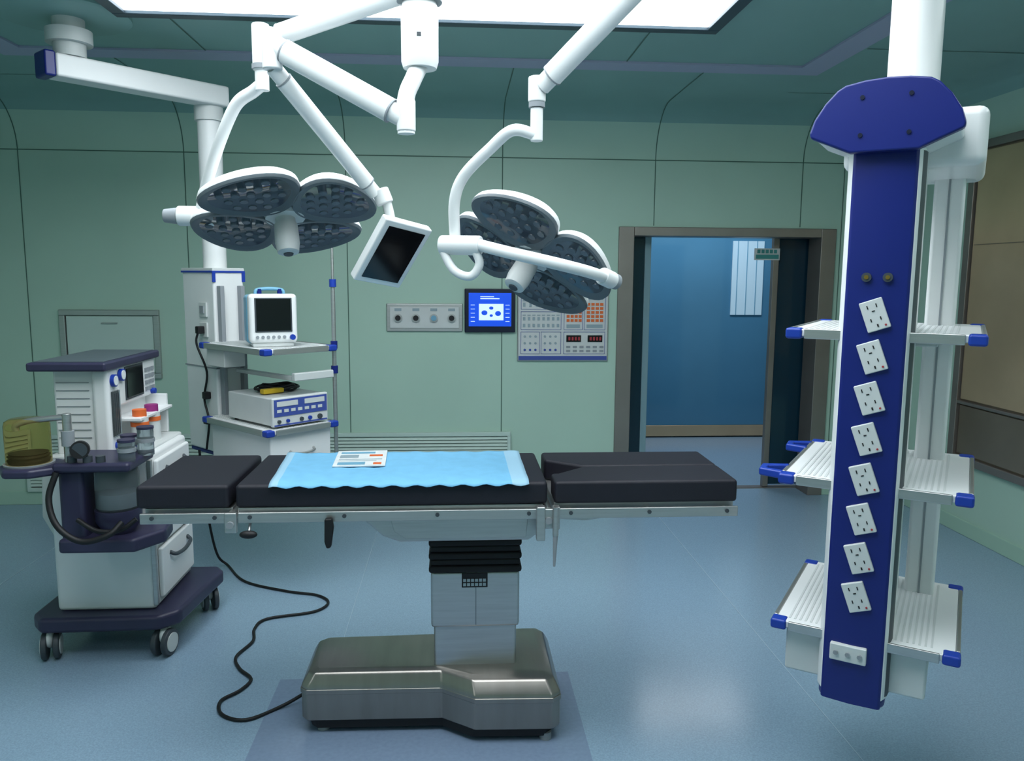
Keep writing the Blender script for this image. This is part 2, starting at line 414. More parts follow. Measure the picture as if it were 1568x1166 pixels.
boxes(g, 'keypad_buttons', [(.02+i*.0145, .031+i*.0145, 2.779, 2.783, z, z+.011) for i in range(6) for z in (.552, .568)], M['label'])
for i in range(6):
    z = .603+i*.025; s = .006 if i % 2 else 0
    box(g, 'bellows_%d' % i, -.105+s, .235-s, 2.775+s, 3.05-s, z, z+.027, M['bell'], .009)
prism(g, 'seat_frame', [(-.47, .885), (-.47, .852), (-.32, .835), (-.26, .78), (-.2, .758), (.25, .758), (.29, .785), (.295, .885)], 'y', 2.68, 3.08, M['steel'], .006)
prism(g, 'side_plate', [(-.24, .88), (-.22, .80), (-.18, .772), (.24, .772), (.25, .88)], 'y', 2.668, 2.68, M['steel'], .003)
box(g, 'seat_plate', -.74, .295, 2.645, 3.1, .876, .9, M['steel'], .003)
prism(g, 'head_frame', [(-1.05, .896), (-1.05, .872), (-.95, .858), (-.76, .858), (-.76, .896)], 'y', 2.66, 3.08, M['steel'], .003)
prism(g, 'leg_frame', [(.335, .9), (.335, .84), (.45, .832), (.64, .862), (.975, .868), (.975, .9)], 'y', 2.66, 3.08, M['steel'], .003)
for n_, (a, b) in dict(seat=(-.735, .285), head=(-1.055, -.77), leg=(.35, .98)).items():
    for s, y in (('front', 2.622), ('back', 3.115)):
        box(g, f'rail_{n_}_{s}', a, b, y, y+.012, .852, .888, M['steel'], .003)
        k = max(2, int((b-a)/.28)+1)
        for i in range(k):
            x = a+.04+(b-a-.08)*i/(k-1)
            if s == 'front':
                cyl(g, f'rail_bolt_{n_}_{i}', (x, 2.634, .873), (x, 2.66, .873), .009, M['steel']); cyl(g, f'bolt_head_{n_}_{i}', (x, 2.618, .873), (x, 2.622, .873), .007, M['dgrey'])
            else: cyl(g, f'rail_boltb_{n_}_{i}', (x, 3.08, .873), (x, 3.115, .873), .009, M['steel'])
# cushions
box(g, 'cushion_head', -1.07, -.765, 2.635, 3.1, .9, .98, M['cush'], .014, seg=3)
box(g, 'cushion_seat', -.745, .31, 2.635, 3.1, .9, .98, M['cush'], .014, seg=3)
prism(g, 'cushion_leg_near', [(.335, 2.635), (.98, 2.635), (.98, 2.862), (.47, 2.862), (.36, 2.76), (.335, 2.76)], 'z', .9, .98, M['cush'], .012, 3)
prism(g, 'cushion_leg_far', [(.345, 2.96), (.47, 2.868), (.98, 2.868), (.98, 3.1), (.335, 3.1), (.335, 2.97)], 'z', .9, .98, M['cush'], .012, 3)
# joints / levers
for i, x in enumerate((-.757, .312)):
    cyl(g, 'hinge_%d' % i, (x, 2.63, .872), (x, 3.1, .872), .018, M['steel'])
    box(g, 'hinge_plate_%d' % i, x-.02, x+.02, 2.612, 2.63, .82, .89, M['steel'], .004)
    cyl(g, 'hinge_bolt_%d' % i, (x, 2.604, .85), (x, 2.612, .85), .012, M['grey'])
box(g, 'clamp_block', .27, .30, 2.6, 2.63, .78, .9, M['steel'], .004)
box(g, 'clamp_block_right', .325, .35, 2.6, 2.63, .82, .9, M['steel'], .004)
cyl(g, 'clamp_screw', (.335, 2.6, .9), (.335, 2.6, .80), .01, M['steel'])
cyl(g, 'clamp_lever', (.335, 2.6, .80), (.332, 2.6, .69), .009, M['grey'], r1=.004)
prism(g, 'release_handle', [(-.445, .87), (-.42, .872), (-.415, .84), (-.425, .77), (-.44, .765), (-.447, .79)], 'y', 2.595, 2.618, M['black'], .006)
cyl(g, 'knob_rod', (-.70, 2.66, .86), (-.70, 2.62, .82), .005, M['steel'])
ell(g, 'knob', (-.70, 2.615, .815), (.03, .015, .014), M['black'])
box(g, 'status_bolt_strip', -.26, .2, 2.662, 2.669, .85, .856, M['dgrey'])

# drape
def drape():
    nx, ny = 60, 30; V = []; F = []; I = []
    xa, xb, ya, yb = -.665, .245, 2.622, 3.1
    for j in range(ny+1):
        for i in range(nx+1):
            u, v = i/nx, j/ny
            x = xa+(xb-xa)*u+.035*(1-v)*(1-u)*1.0 ; y = ya+(yb-ya)*v
            z = .984+.0022*math.sin(u*23+v*5)*math.cos(v*9+u*3)+.0015*math.sin(u*60)
            if v < .05: z = .984-(.05-v)*.2+.004*math.sin(u*70)*(1-v*10); y = ya-.004+v*(yb-ya)
            V.append((x, y, z))
    for j in range(ny):
        for i in range(nx):
            a = j*(nx+1)+i; F.append((a, a+1, a+nx+2, a+nx+1)); I.append(1 if i > nx-5 or i < 2 else 0)
    o = add(None, 'surgical_drape', V, F, [M['drape'], M['drape2']], I, sharp=80)
    s = o.modifiers.new('sol', 'SOLIDIFY'); s.thickness = .0015; s.offset = 1
drape()
g = G('magazine', (-.365, 2.97, .988), R(3))
box(g, 'pages', -.095, .095, -.125, .125, 0, .005, M['paper'], .001)
boxes(g, 'cover_print', [(-.08, .05, .07, .1, .005, .0056, 2), (-.08, .08, -.03, -.02, .005, .0056, 0), (-.08, .06, -.05, -.045, .005, .0056, 0), (.03, .08, .02, .05, .005, .0056, 1), (-.08, -.01, .0, .05, .005, .0056, 0),
                          (-.08, .02, -.11, -.07, .005, .0056, 2), (.05, .08, -.11, -.08, .005, .0056, 1)], [M['label'], M['orange'], M['lblue']])

# ------------------------------------------------------------------ surgical lights
def petal(g, name, az, k=1.0):
    N = 40; out = []
    for i in range(N):
        th = 2*math.pi*i/N
        r = k*(.2+.148*math.cos(th)); s = k*.185*math.sin(th)*(1+.26*math.cos(th))
        out.append((r, s))
    c = (.215*k, 0)
    ca, sa = math.cos(az), math.sin(az)
    def T(r, s, z): return (r*ca-s*sa, r*sa+s*ca, z)
    lev = [(0.0001, .004, 0), (.8, .002, 0), (.86, -.004, 1), (.97, -.006, 1), (1.0, .004, 1), (1.0, .008, 2), (.97, .026, 2), (.86, .04, 2), (.6, .05, 2), (.001, .054, 2)]
    V = []; F = []; I = []
    for sc, z, _ in lev:
        for r, s in out: V.append(T(c[0]+(r-c[0])*sc, s*sc, z))
    for q in range(len(lev)-1):
        for i in range(N):
            F.append((q*N+i, q*N+(i+1) % N, (q+1)*N+(i+1) % N, (q+1)*N+i)); I.append(lev[q+1][2])
    pts = []
    for a in range(-5, 6):
        for b in range(-5, 6):
            r = c[0]+.05*a+.025*(b % 2); s = .045*b
            ins = False
            for i in range(N):
                p, q = out[i], out[(i+1) % N]
                p = (c[0]+(p[0]-c[0])*.7, p[1]*.7); q = (c[0]+(q[0]-c[0])*.7, q[1]*.7)
                if (p[1] > s) != (q[1] > s) and r < (q[0]-p[0])*(s-p[1])/(q[1]-p[1])+p[0]: ins = not ins
            if ins: pts.append((r, s))
    for r, s in pts:
        o = len(V)
        for z, rad in ((.004, .016), (-.001, .014)):
            for i in range(10):
                t = 2*math.pi*i/10; V.append(T(r+rad*math.cos(t), s+rad*math.sin(t), z))
        F += [(o+i, o+(i+1) % 10, o+10+(i+1) % 10, o+10+i) for i in range(10)]+[tuple(range(o+10, o+20))]; I += [3]*11
    add(g, name, V, F, [M['lens'], M['rim'], M['white'], M['led']], I, sharp=50)

def lamp_head(parent, loc, rot, az0, k=1.0):
    h = G('lamp_head', loc, rot=rot); h.e.parent = parent.e
    if parent.world: h.e.location = Vector(loc)-parent.loc
    for i in range(4): petal(h, 'petal_%d' % (i+1), az0+i*math.pi/2, k)
    lathe(h, 'hub', [(.001, .05), (.05, .05), (.075, .04), (.08, .02), (.07, -.005), (.001, -.006)], (0, 0, 0), M['offw'])
    for i in range(4):
        a = az0+i*math.pi/2+math.pi/4
        cyl(h, 'spoke_%d' % i, (.03*math.cos(a), .03*math.sin(a), .02), (.19*math.cos(a), .19*math.sin(a), .025), .015, M['rim'])
    lathe(h, 'sterile_handle', [(.001, 0), (.036, 0), (.036, -.02), (.042, -.03), (.044, -.1), (.038, -.135), (.024, -.142), (.001, -.142)], (0, 0, 0), M['offw'])
    lathe(h, 'handle_lens', [(.001, -.142), (.018, -.142), (.016, -.146), (.001, -.146)], (0, 0, 0), M['dgrey'])
    return h

HX, HY = -.11, 2.5
g = G('light_suspension_hub', (HX, HY, ZC), world=True)
lathe(g, 'canopy', [(.001, 0), (.17, 0), (.17, -.03), (.09, -.06), (.06, -.07), (.001, -.07)], (HX, HY, ZC-.03), M['white'])
cyl(g, 'shaft', (HX, HY, ZC-.08), (HX, HY, 2.5), .05, M['white'])
lathe(g, 'lower_housing', [(.001, .19), (.05, .19), (.056, .17), (.056, .02), (.05, .0), (.001, 0)], (HX, HY, 2.3), M['white'])
cyl(g, 'collar', (HX, HY, 2.49), (HX, HY, 2.53), .068, M['grey'])
box(g, 'housing_label', HX-.006, HX+.006, HY-.058, HY-.055, 2.38, 2.39, M['dgrey'])

def spring_arm(g, n, a, b, r):
    tube(g, n, [a, b], r, M['white'], segs=16, flat=.8, r1=r*.9)
    a, b = Vector(a), Vector(b); d = (b-a).normalized()
    tube(g, n+'_cover', [a+d*.05, a+(b-a)*.5, b-d*.05], r*1.1, M['white'], segs=16, flat=.85)
    tube(g, n+'_joint_line', [a+d*.045, a+d*.05], r*1.13, M['grey'], segs=16, flat=.86)
    tube(g, n+'_joint_line_b', [b-d*.05, b-d*.045], r*1.13, M['grey'], segs=16, flat=.86)

# left lamp
g = G('surgical_light', (-.625, 2.7, 2.4), world=True)
spring_arm(g, 'upper_arm', (HX, HY, 2.535), (-.605, 2.7, 2.43), .03)
cyl(g, 'knuckle', (-.625, 2.7, 2.475), (-.625, 2.7, 2.33), .028, M['white'], bevel=.006)
cyl(g, 'knuckle_ring', (-.625, 2.7, 2.35), (-.625, 2.7, 2.335), .031, M['grey'])
cyl(g, 'knuckle_lower', (-.625, 2.7, 2.335), (-.625, 2.7, 2.27), .022, M['white'])
tube(g, 'yoke', [(-.625, 2.7, 2.29), (-.66, 2.72, 2.27), (-.722, 2.75, 2.235), (-.787, 2.8, 2.14), (-.858, 2.9, 2.04), (-.907, 2.97, 1.96), (-.93, 3.0, 1.895)], .02, M['white'])
cyl(g, 'swivel', (-.88, 3.0, 1.89), (-1.01, 3.0, 1.89), .036, M['white'], bevel=.006)
cyl(g, 'swivel_cap', (-1.01, 3.0, 1.89), (-1.06, 3.0, 1.89), .03, M['grey'], r1=.024, bevel=.004)
lamp_head(g, (-.628, 3.0, 1.888), (R(-20), R(-8), 0), R(72), .97)
# right lamp
g = G('surgical_light', (.255, 2.6, 2.2), world=True)
cyl(g, 'horizontal_arm', (HX, HY, 2.67), (.62, 2.27, 2.67), .04, M['white'])
cyl(g, 'elbow', (.62, 2.27, 2.72), (.62, 2.27, 2.57), .045, M['white'], bevel=.01)
spring_arm(g, 'spring_arm', (.62, 2.27, 2.6), (.27, 2.59, 2.28), .034)
cyl(g, 'knuckle', (.255, 2.6, 2.31), (.255, 2.6, 2.23), .028, M['white'], bevel=.006)
cyl(g, 'knuckle_ring', (.255, 2.6, 2.23), (.255, 2.6, 2.215), .026, M['grey'])
cyl(g, 'knuckle_lower', (.255, 2.6, 2.215), (.255, 2.6, 2.11), .02, M['white'], bevel=.004)
tube(g, 'yoke', [(.255, 2.6, 2.13), (.178, 2.6, 2.143), (.108, 2.65, 2.092), (.023, 2.7, 2.01), (-.008, 2.72, 1.926), (-.006, 2.75, 1.80)], .019, M['white'])
cyl(g, 'swivel', (-.055, 2.74, 1.785), (.08, 2.68, 1.782), .033, M['white'], bevel=.006)
tube(g, 'grip', [(-.05, 2.73, 1.77), (-.01, 2.71, 1.70), (.045, 2.69, 1.68), (.075, 2.68, 1.72), (.06, 2.68, 1.77)], .015, M['white'])
tube(g, 'ring_arm', [(.07, 2.68, 1.785), (.17, 2.6, 1.757), (.299, 2.56, 1.727), (.42, 2.6, 1.70), (.5, 2.68, 1.68)], .02, M['white'])
cyl(g, 'ring_end', (.49, 2.68, 1.685), (.535, 2.715, 1.668), .03, M['white'], bevel=.005)
cyl(g, 'ring_end_cap', (.53, 2.71, 1.67), (.55, 2.725, 1.664), .027, M['grey'])
lamp_head(g, (.272, 2.93, 1.748), (R(-26), R(33), 0), R(50), .92)

# monitor on arm
g = G('overhead_monitor', (-.22, 2.8, 1.76), world=True)
tube(g, 'drop_bracket', [(HX, HY, 2.31), (-.13, 2.47, 2.26), (-.15, 2.45, 2.2), (-.15, 2.45, 2.1)], .026, M['white'])
cyl(g, 'elbow', (-.15, 2.45, 2.2), (-.15, 2.45, 2.105), .028, M['white'], bevel=.006)
spring_arm(g, 'arm_upper', (-.56, 2.56, 2.375), (-.155, 2.45, 2.145), .033)
cyl(g, 'knuckle', (-.56, 2.56, 2.42), (-.56, 2.56, 2.3), .03, M['white'], bevel=.006)
spring_arm(g, 'arm_lower', (-.56, 2.57, 2.31), (-.284, 2.85, 1.965), .027)
cyl(g, 'wrist', (-.27, 2.86, 1.98), (-.25, 2.86, 1.93), .03, M['white'], bevel=.006)
tube(g, 'wrist_link', [(-.25, 2.86, 1.95), (-.235, 2.87, 1.88), (-.24, 2.87, 1.82), (-.25, 2.85, 1.78)], .017, M['white'])
c = Vector((-.22, 2.8, 1.75)); u = Vector((.145, .13, -.03)).normalized(); v = Vector((-.13, .097, -.21))
v = (v-u*v.dot(u)).normalized(); n = u.cross(v)
if n.y < 0: n = -n
def slab(g, nm, hw, hh, d0, d1, m, bev=0):
    V = [c+u*a*hw+v*b*hh+n*d for d in (d0, d1) for b in (-1, 1) for a in (-1, 1)]
    add(g, nm, V, [(0, 2, 3, 1), (4, 5, 7, 6), (0, 1, 5, 4), (2, 6, 7, 3), (0, 4, 6, 2), (1, 3, 7, 5)], m, bevel=bev)
slab(g, 'casing', .1, .128, 0, .035, M['white'], .006)
slab(g, 'screen', .078, .106, -.002, .001, M['screen'])
slab(g, 'bracket_plate', .04, .04, .035, .055, M['white'], .004)

# ------------------------------------------------------------------ pendants
def shelf(g, n, x0, x1, y0, y1, z, handles=None):
    box(g, n+'_tray', x0, x1, y0, y1, z-.022, z, M['white'], .004)
    boxes(g, n+'_ribs', [(x0+.035+i*.016, x0+.041+i*.016, y0+.03, y1-.03, z, z+.0015) for i in range(int((x1-x0-.07)/.016))], M['offw'])
    for s, xx in (('l', x0-.012), ('r', x1)):
        box(g, n+'_rail_'+s, xx, xx+.012, y0+.04, y1-.04, z-.028, z+.002, M['steel'], .003)
        for t, yy in (('f', y0-.008), ('b', y1-.04)):
            xb = xx-.002 if s == 'l' else xx-.034
            box(g, f'{n}_corner_{s}{t}', xb, xb+.048, yy, yy+.048, z-.03, z+.003, M['blue2'], .008)
    box(g, n+'_front_rail', x0+.04, x1-.04, y0-.008, y0+.002, z-.028, z+.002, M['steel'], .003)

g = G('medical_pendant', (1.2, 2.2, 0), R(-34))
pl = [(-.097, .0), (-.082, -.032), (.088, -.032), (.1, .0), (.1, .18), (-.097, .18)]
prism(g, 'column', pl, 'z', .43, 2.05, M['white'], .006)
prism(g, 'front_panel', [(-.082, -.03), (-.074, -.037), (.003, -.043), (.08, -.037), (.088, -.03)], 'z', .405, 2.06, M['blue'], .003)
prism(g, 'side_groove', [(.088, -.028), (.101, -.001), (.104, .03), (.098, .03), (.09, .0)], 'z', .44, 2.03, M['dgrey'])
prism(g, 'end_cap_bottom', [(-.092, .0), (-.075, -.034), (.08, -.034), (.095, .0), (.095, .17), (-.092, .17)], 'z', .4, .43, M['blue'], .01)
hp = [(-.085, 2.025), (-.14, 2.05), (-.19, 2.072), (-.193, 2.085), (-.182, 2.12), (-.155, 2.163), (-.125, 2.195), (-.105, 2.207), (-.055, 2.216), (0, 2.219), (.055, 2.216), (.105, 2.207), (.125, 2.195), (.155, 2.163), (.182, 2.12), (.193, 2.085), (.19, 2.072), (.14, 2.05), (.085, 2.025)]
prism(g, 'head_cap', hp, 'y', -.085, -.05, M['blue'], .006)
prism(g, 'head_shell', [(x*.97, 2.12+(z-2.12)*.96) for x, z in hp], 'y', -.05, .18, M['white'], .006)
box(g, 'head_body', -.13, .245, .12, .62, 2.0, 2.165, M['white'], .028, seg=4)
for i, (x, z) in enumerate([(-.06, 2.17), (.06, 2.17), (-.06, 2.07), (.06, 2.07)]): cyl(g, 'cap_bolt_%d' % i, (x, -.083, z), (x, -.089, z), .006, M['navy'])
cyl(g, 'suspension_tube', (.03, .35, 2.15), (.03, .35, ZC), .075, M['white'], segs=40)
cyl(g, 'suspension_base', (.03, .35, ZC-.04), (.03, .35, ZC), .14, M['white'], segs=40)
box(g, 'support_pole', .105, .195, .46, .55, .5, 2.04, M['white'], .012)
box(g, 'support_pole_groove', .147, .153, .457, .462, .52, 2.0, M['grey'])
for i, z in enumerate((1.53, 1.08, .61)):
    shelf(g, 'shelf_%d' % (i+1), -.23, .27, -.01, .6, z)
    box(g, 'bracket_%d' % (i+1), -.09, .16, .16, .5, z-.05, z-.022, M['offw'], .004)
for k, yy in enumerate((.0, .42)):
    prism(g, 'shelf_handle_%d' % k, [(-.235, yy), (-.31, yy+.02), (-.315, yy+.09), (-.235, yy+.13), (-.235, yy+.105), (-.29, yy+.075), (-.29, yy+.04), (-.235, yy+.028)], 'z', 1.06, 1.085, M['blue2'], .006)
box(g, 'drawer', -.2, .2, .02, .5, .44, .582, M['offw'], .008)
box(g, 'drawer_side_groove', -.203, -.2, .04, .48, .5, .505, M['grey'])
for i in range(8):
    z = 1.579-i*.119; c0 = Vector((.003, -.045, z)); E = Euler((0, R(-20), 0)).to_matrix()
    def rb(nm, x0, x1, y0, y1, z0, z1, m, b=0):
        v, f = boxv(x0, x1, y0, y1, z0, z1); add(g, nm, [c0+E @ Vector(p) for p in v], f, m, bevel=b)
    rb('socket_%d' % i, -.031, .031, -.007, .006, -.044, .044, M['offw'], .003)
    V = []; F = []
    for (x, zz, w, h) in [(-.012, .026, .003, .01), (.012, .026, .003, .01), (0, .012, .008, .003), (-.013, -.012, .003, .009), (.013, -.012, .003, .009), (0, -.03, .004, .008)]:
        v, f = boxv(x-w/2, x+w/2, -.0085, -.007, zz-h/2, zz+h/2); o = len(V); V += [c0+E @ Vector(p) for p in v]; F += [tuple(a+o for a in q) for q in f]
    add(g, 'socket_slots_%d' % i, V, F, M['black'])
    cyl(g, 'socket_led_%d' % i, c0+E @ Vector((.02, -.007, -.034)), c0+E @ Vector((.02, -.009, -.034)), .003, M['red'], segs=10)
for k, x in enumerate((-.025, .03)):
    cyl(g, 'gas_port_ring_%d' % k, (x, -.04, 1.685), (x, -.052, 1.685), .013, M['dgrey']); cyl(g, 'gas_port_%d' % k, (x, -.052, 1.685), (x, -.055, 1.685), .006, M['brass'])
box(g, 'terminal_plate', -.06, .042, -.055, -.035, .54, .592, M['offw'], .004)
for k in range(3): cyl(g, 'terminal_%d' % k, (-.042+k*.033, -.055, .566), (-.042+k*.033, -.061, .566), .007, M['grey'])

# ------------------------------------------------------------------ left pendant
g = G('medical_pendant', (-1.3, 4.48, 0), R(45))
C = Vector((-1.3, 4.48, 0)); IR = Matrix.Rotation(R(-45), 3, 'Z')
def lw(p): return IR @ (Vector(p)-C)
box(g, 'column', -.09, .09, -.09, .25, .7, 1.7, M['white'], .012)
box(g, 'column_top_trim', -.094, .094, -.094, .254, 1.69, 1.715, M['offw'], .004)
boxes(g, 'column_blue_trim', [(-.096, .096, -.096, -.09, 1.69, 1.7), (-.096, -.09, -.09, .25, 1.69, 1.7), (-.096, -.078, -.096, -.09, 1.64, 1.69), (.078, .096, -.096, -.09, 1.64, 1.69)], M['blue2'])
box(g, 'column_ring', -.093, .093, -.093, .253, 1.17, 1.178, M['grey'])
box(g, 'column_bottom', -.085, .085, -.085, .245, .68, .7, M['blue'], .005)
tp = lw((-1.335, 4.52, 0))
cyl(g, 'drop_tube', (tp.x, tp.y, 1.7), (tp.x, tp.y, 2.58), .062, M['white'], segs=32)
a1 = lw((-1.30, 4.50, 2.62)); a0 = lw((-1.86, 3.93, 2.62)); mm = lw((-1.80, 3.99, 2.7))
d = (a1-a0).normalized(); sd = Vector((-d.y, d.x, 0))
def arm(nm, p, q, w, z0, z1, m, b):
    V = [p-sd*w, p+sd*w, q+sd*w, q-sd*w]; V = [Vector((v.x, v.y, z)) for z in (z0, z1) for v in V]
    add(g, nm, V, [(0, 1, 2, 3), (7, 6, 5, 4), (0, 4, 5, 1), (1, 5, 6, 2), (2, 6, 7, 3), (3, 7, 4, 0)], m, bevel=b)
arm('boom_arm', a0, a1+d*.06, .062, 2.575, 2.68, M['white'], .012)
arm('boom_end_cap', a0-d*.05, a0+d*.0, .064, 2.57, 2.685, M['blue'], .01)
cyl(g, 'boom_bearing', (tp.x, tp.y, 2.5), (tp.x, tp.y, 2.575), .075, M['offw'], segs=32)
cyl(g, 'ceiling_stem', (mm.x, mm.y, 2.68), (mm.x, mm.y, 2.87), .07, M['offw'], segs=32)
cyl(g, 'ceiling_stem_ring', (mm.x, mm.y, 2.74), (mm.x, mm.y, 2.80), .1, M['offw'], segs=32)
lathe(g, 'ceiling_disc', [(.001, 0), (.3, 0), (.3, -.02), (.28, -.03), (.001, -.03)], (mm.x-.03, mm.y, ZC), M['ceil'], segs=48)
shelf(g, 'shelf_1', -.17, .23, -.71, -.09, 1.32); shelf(g, 'shelf_2', -.17, .23, -.71, -.09, .92)
box(g, 'drawer', -.15, .21, -.69, -.12, .69, .895, M['white'], .01)
tube(g, 'drawer_handle', [(-.04, -.69, .8), (-.03, -.71, .79), (.03, -.715, .785), (.09, -.71, .79), (.1, -.69, .8)], .006, M['steel'])
for k, x in enumerate((-.06, .06)): box(g, 'shelf_rail_%d' % k, x-.012, x+.012, -.13, -.09, .7, 1.62, M['grey'], .003)
box(g, 'rail_clip', -.16, -.04, -.3, -.12, 1.2, 1.29, M['offw'], .005)
box(g, 'switch_plate', -.1, -.09, -.02, .06, 1.45, 1.53, M['offw'], .003); box(g, 'switch', -.106, -.1, .0, .04, 1.47, 1.51, M['grey'])
box(g, 'socket_plate', -.1, -.09, -.02, .06, 1.34, 1.42, M['offw'], .003); box(g, 'plug', -.14, -.1, .0, .035, 1.36, 1.4, M['black'], .005)
tube(g, 'cable', [(-.13, .02, 1.37), (-.135, .03, 1.3), (-.105, -.01, 1.15), (-.105, .03, 1.0), (-.11, -.02, .88), (-.12, .0, .72)], .006, M['black'])
for k, z in enumerate((1.0, .86)): box(g, 'outlet_%d' % k, -.125, -.09, -.02, .02, z, z+.04, M['black'], .006)
pp = (.25, -.68)
cyl(g, 'iv_pole_rod', (*pp, .72), (*pp, 1.93), .007, M['steel'], segs=12)
cyl(g, 'iv_pole_sleeve', (*pp, .72), (*pp, 1.66), .011, M['steel'], segs=12)
for k, z in enumerate((1.62, 1.3, 1.17)): cyl(g, 'iv_pole_clamp_%d' % k, (*pp, z), (*pp, z+.04), .018, M['blue'] if k else M['blue2'])
tube(g, 'iv_hook', [(*pp, 1.93), (pp[0]+.04, pp[1], 1.95), (pp[0]+.08, pp[1], 1.96), (pp[0]+.085, pp[1], 1.99)], .004, M['steel'])
tube(g, 'iv_hook_b', [(*pp, 1.93), (pp[0]-.04, pp[1], 1.95), (pp[0]-.08, pp[1], 1.96), (pp[0]-.085, pp[1], 1.99)], .004, M['steel'])
box(g, 'pole_bracket', .0, .24, -.69, -.66, 1.15, 1.19, M['offw'], .005)
box(g, 'pole_bracket_b', .0, .04, -.66, -.13, 1.15, 1.17, M['offw'], .003)

# patient monitor
g = G('patient_monitor', (-.945, 4.1, 1.3215), R(22))
box(g, 'case_front', -.118, .118, -.085, -.02, .02, .265, M['white'], .02, seg=3)
box(g, 'case_rear', -.122, .112, -.025, .08, .015, .26, M['lblue'], .02, seg=3)
box(g, 'screen_bezel', -.09, .09, -.09, -.083, .075, .245, M['dgrey'], .003)
box(g, 'screen', -.083, .083, -.0925, -.089, .083, .24, M['screen'])
box(g, 'base_foot', -.1, .1, -.07, .07, 0, .022, M['offw'], .005)
for i in range(6): cyl(g, 'button_%d' % i, (-.08+i*.026, -.085, .05), (-.08+i*.026, -.091, .05), .008, M['grey'], segs=12)
cyl(g, 'knob', (.09, -.085, .048), (.09, -.1, .048), .014, M['blue2'])
tube(g, 'carry_handle', [(-.07, .02, .255), (-.065, .02, .28), (-.03, .02, .288), (.03, .02, .288), (.065, .02, .28), (.07, .02, .255)], .009, M['lblue'])
for k, x in enumerate((-.05, .05)): cyl(g, 'handle_post_%d' % k, (x, .02, .25), (x, .02, .288), .012, M['blue'])

# electrosurgical unit
w = Matrix.Rotation(R(45), 3, 'Z') @ Vector((.035, -.46, 0))+C
g = G('electrosurgical_unit', (w.x, w.y, .9220), R(45))
box(g, 'case', -.16, .16, -.2, .2, .012, .15, M['offw'], .006)
box(g, 'front_panel', -.165, .165, -.225, -.2, .008, .155, M['offw'], .008)
for i, (x, z, r) in enumerate([(-.13, .035, .009), (-.08, .035, .009), (0, .035, .01), (.05, .035, .01), (.11, .035, .013)]): cyl(g, 'jack_%d' % i, (x, -.225, z), (x, -.235, z), r, M['blue2'] if i % 2 else M['dgrey'], segs=14)
boxes(g, 'panel_print', [(-.155, .155, -.2275, -.225, .06, .145), (-.155, .155, -.2275, -.225, .012, .02)], M['pblue'])
boxes(g, 'panel_buttons', [(-.14+i*.04, -.115+i*.04, -.2295, -.2275, .08, .095) for i in range(7)]+[(-.14, -.02, -.2295, -.2275, .11, .135), (.02, .14, -.2295, -.2275, .11, .135)], M['offw'])
for i, (x, y) in enumerate([(-.13, -.17), (.13, -.17), (-.13, .17), (.13, .17)]): cyl(g, 'foot_%d' % i, (x, y, 0), (x, y, .013), .012, M['black'], segs=12)
g = G('cable_coil', (w.x+.0, w.y+.03, 1.0765), R(45))
for k in range(5):
    rr = .07+.012*k; pts = [(rr*math.cos(t*math.pi/6+k), rr*.8*math.sin(t*math.pi/6+k), .008+.009*(k % 3)+.004*math.sin(t*2+k)) for t in range(13)]
    tube(g, 'loop_%d' % k, pts, .006, M['black'], segs=8, sub=4)
box(g, 'yellow_connector', -.14, -.02, -.1, -.06, .0, .025, M['yellow'], .006)

# ------------------------------------------------------------------ anaesthesia machine
g = G('anesthesia_machine', (-1.55, 3.68, 0), world=True)
prism(g, 'base', [(-1.86, 3.44), (-1.8, 3.37), (-1.3, 3.38), (-1.23, 3.45), (-1.18, 3.93), (-1.22, 3.99), (-1.84, 3.99), (-1.86, 3.95)], 'z', .13, .2, M['purple'], .02, 3)
for i, (x, y, a) in enumerate([(-1.78, 3.43, .3), (-1.3, 3.44, -.2), (-1.25, 3.92, .5), (-1.79, 3.93, 0)]):
    dx, dy = math.cos(a), math.sin(a)
    for s in (-1, 1):
        c1 = Vector((x+s*dx*.012, y+s*dy*.012-.01, .06)); c2 = c1+Vector((s*dx*.024, s*dy*.024, 0))
        cyl(g, f'tyre_{i}_{s}', c1, c2, .06, M['dgrey'], bevel=.006); cyl(g, f'wheel_disc_{i}_{s}', c2, c2+Vector((s*dx*.004, s*dy*.004, 0)), .042, M['offw'])
    cyl(g, f'fork_{i}', (x, y, .06), (x, y, .135), .014, M['grey']); ell(g, f'hood_{i}', (x, y+.0, .09), (.02, .05, .042), M['offw'])
box(g, 'lower_cabinet', -1.76, -1.335, 3.45, 3.93, .2, .9, M['white'], .02, seg=3)
prism(g, 'side_flare', [(-1.76, .88), (-1.84, .82), (-1.85, .6), (-1.76, .42)], 'y', 3.55, 3.92, M['offw'], .01)
box(g, 'corner_trim', -1.345, -1.325, 3.445, 3.465, .22, .88, M['steel'], .004)
for i, (a, b) in enumerate([(.24, .47), (.485, .69), (.705, .87)]):
    box(g, 'drawer_%d' % i, -1.335, -1.312, 3.49, 3.9, a, b, M['white'], .01)
    tube(g, 'drawer_handle_%d' % i, [(-1.312, 3.58, b-.05), (-1.29, 3.6, b-.065), (-1.285, 3.7, b-.075), (-1.29, 3.79, b-.065), (-1.312, 3.81, b-.05)], .009, M['dgrey'])
box(g, 'work_surface', -1.74, -1.36, 3.41, 3.95, .88, .91, M['offw'], .01)
box(g, 'upper_body', -1.715, -1.52, 3.45, 3.95, .9, 1.28, M['white'], .015, seg=3)
boxes(g, 'vent_ribs', [(-1.70, -1.565, 3.446, 3.45, .98+i*.034, .983+i*.034) for i in range(8)], M['grey'])
XP = -1.478
box(g, 'flow_column', -1.55, XP, 3.43, 3.54, .9, 1.28, M['white'], .02, seg=3)
box(g, 'display_pod', -1.55, XP, 3.53, 3.96, 1.1, 1.28, M['white'], .012)
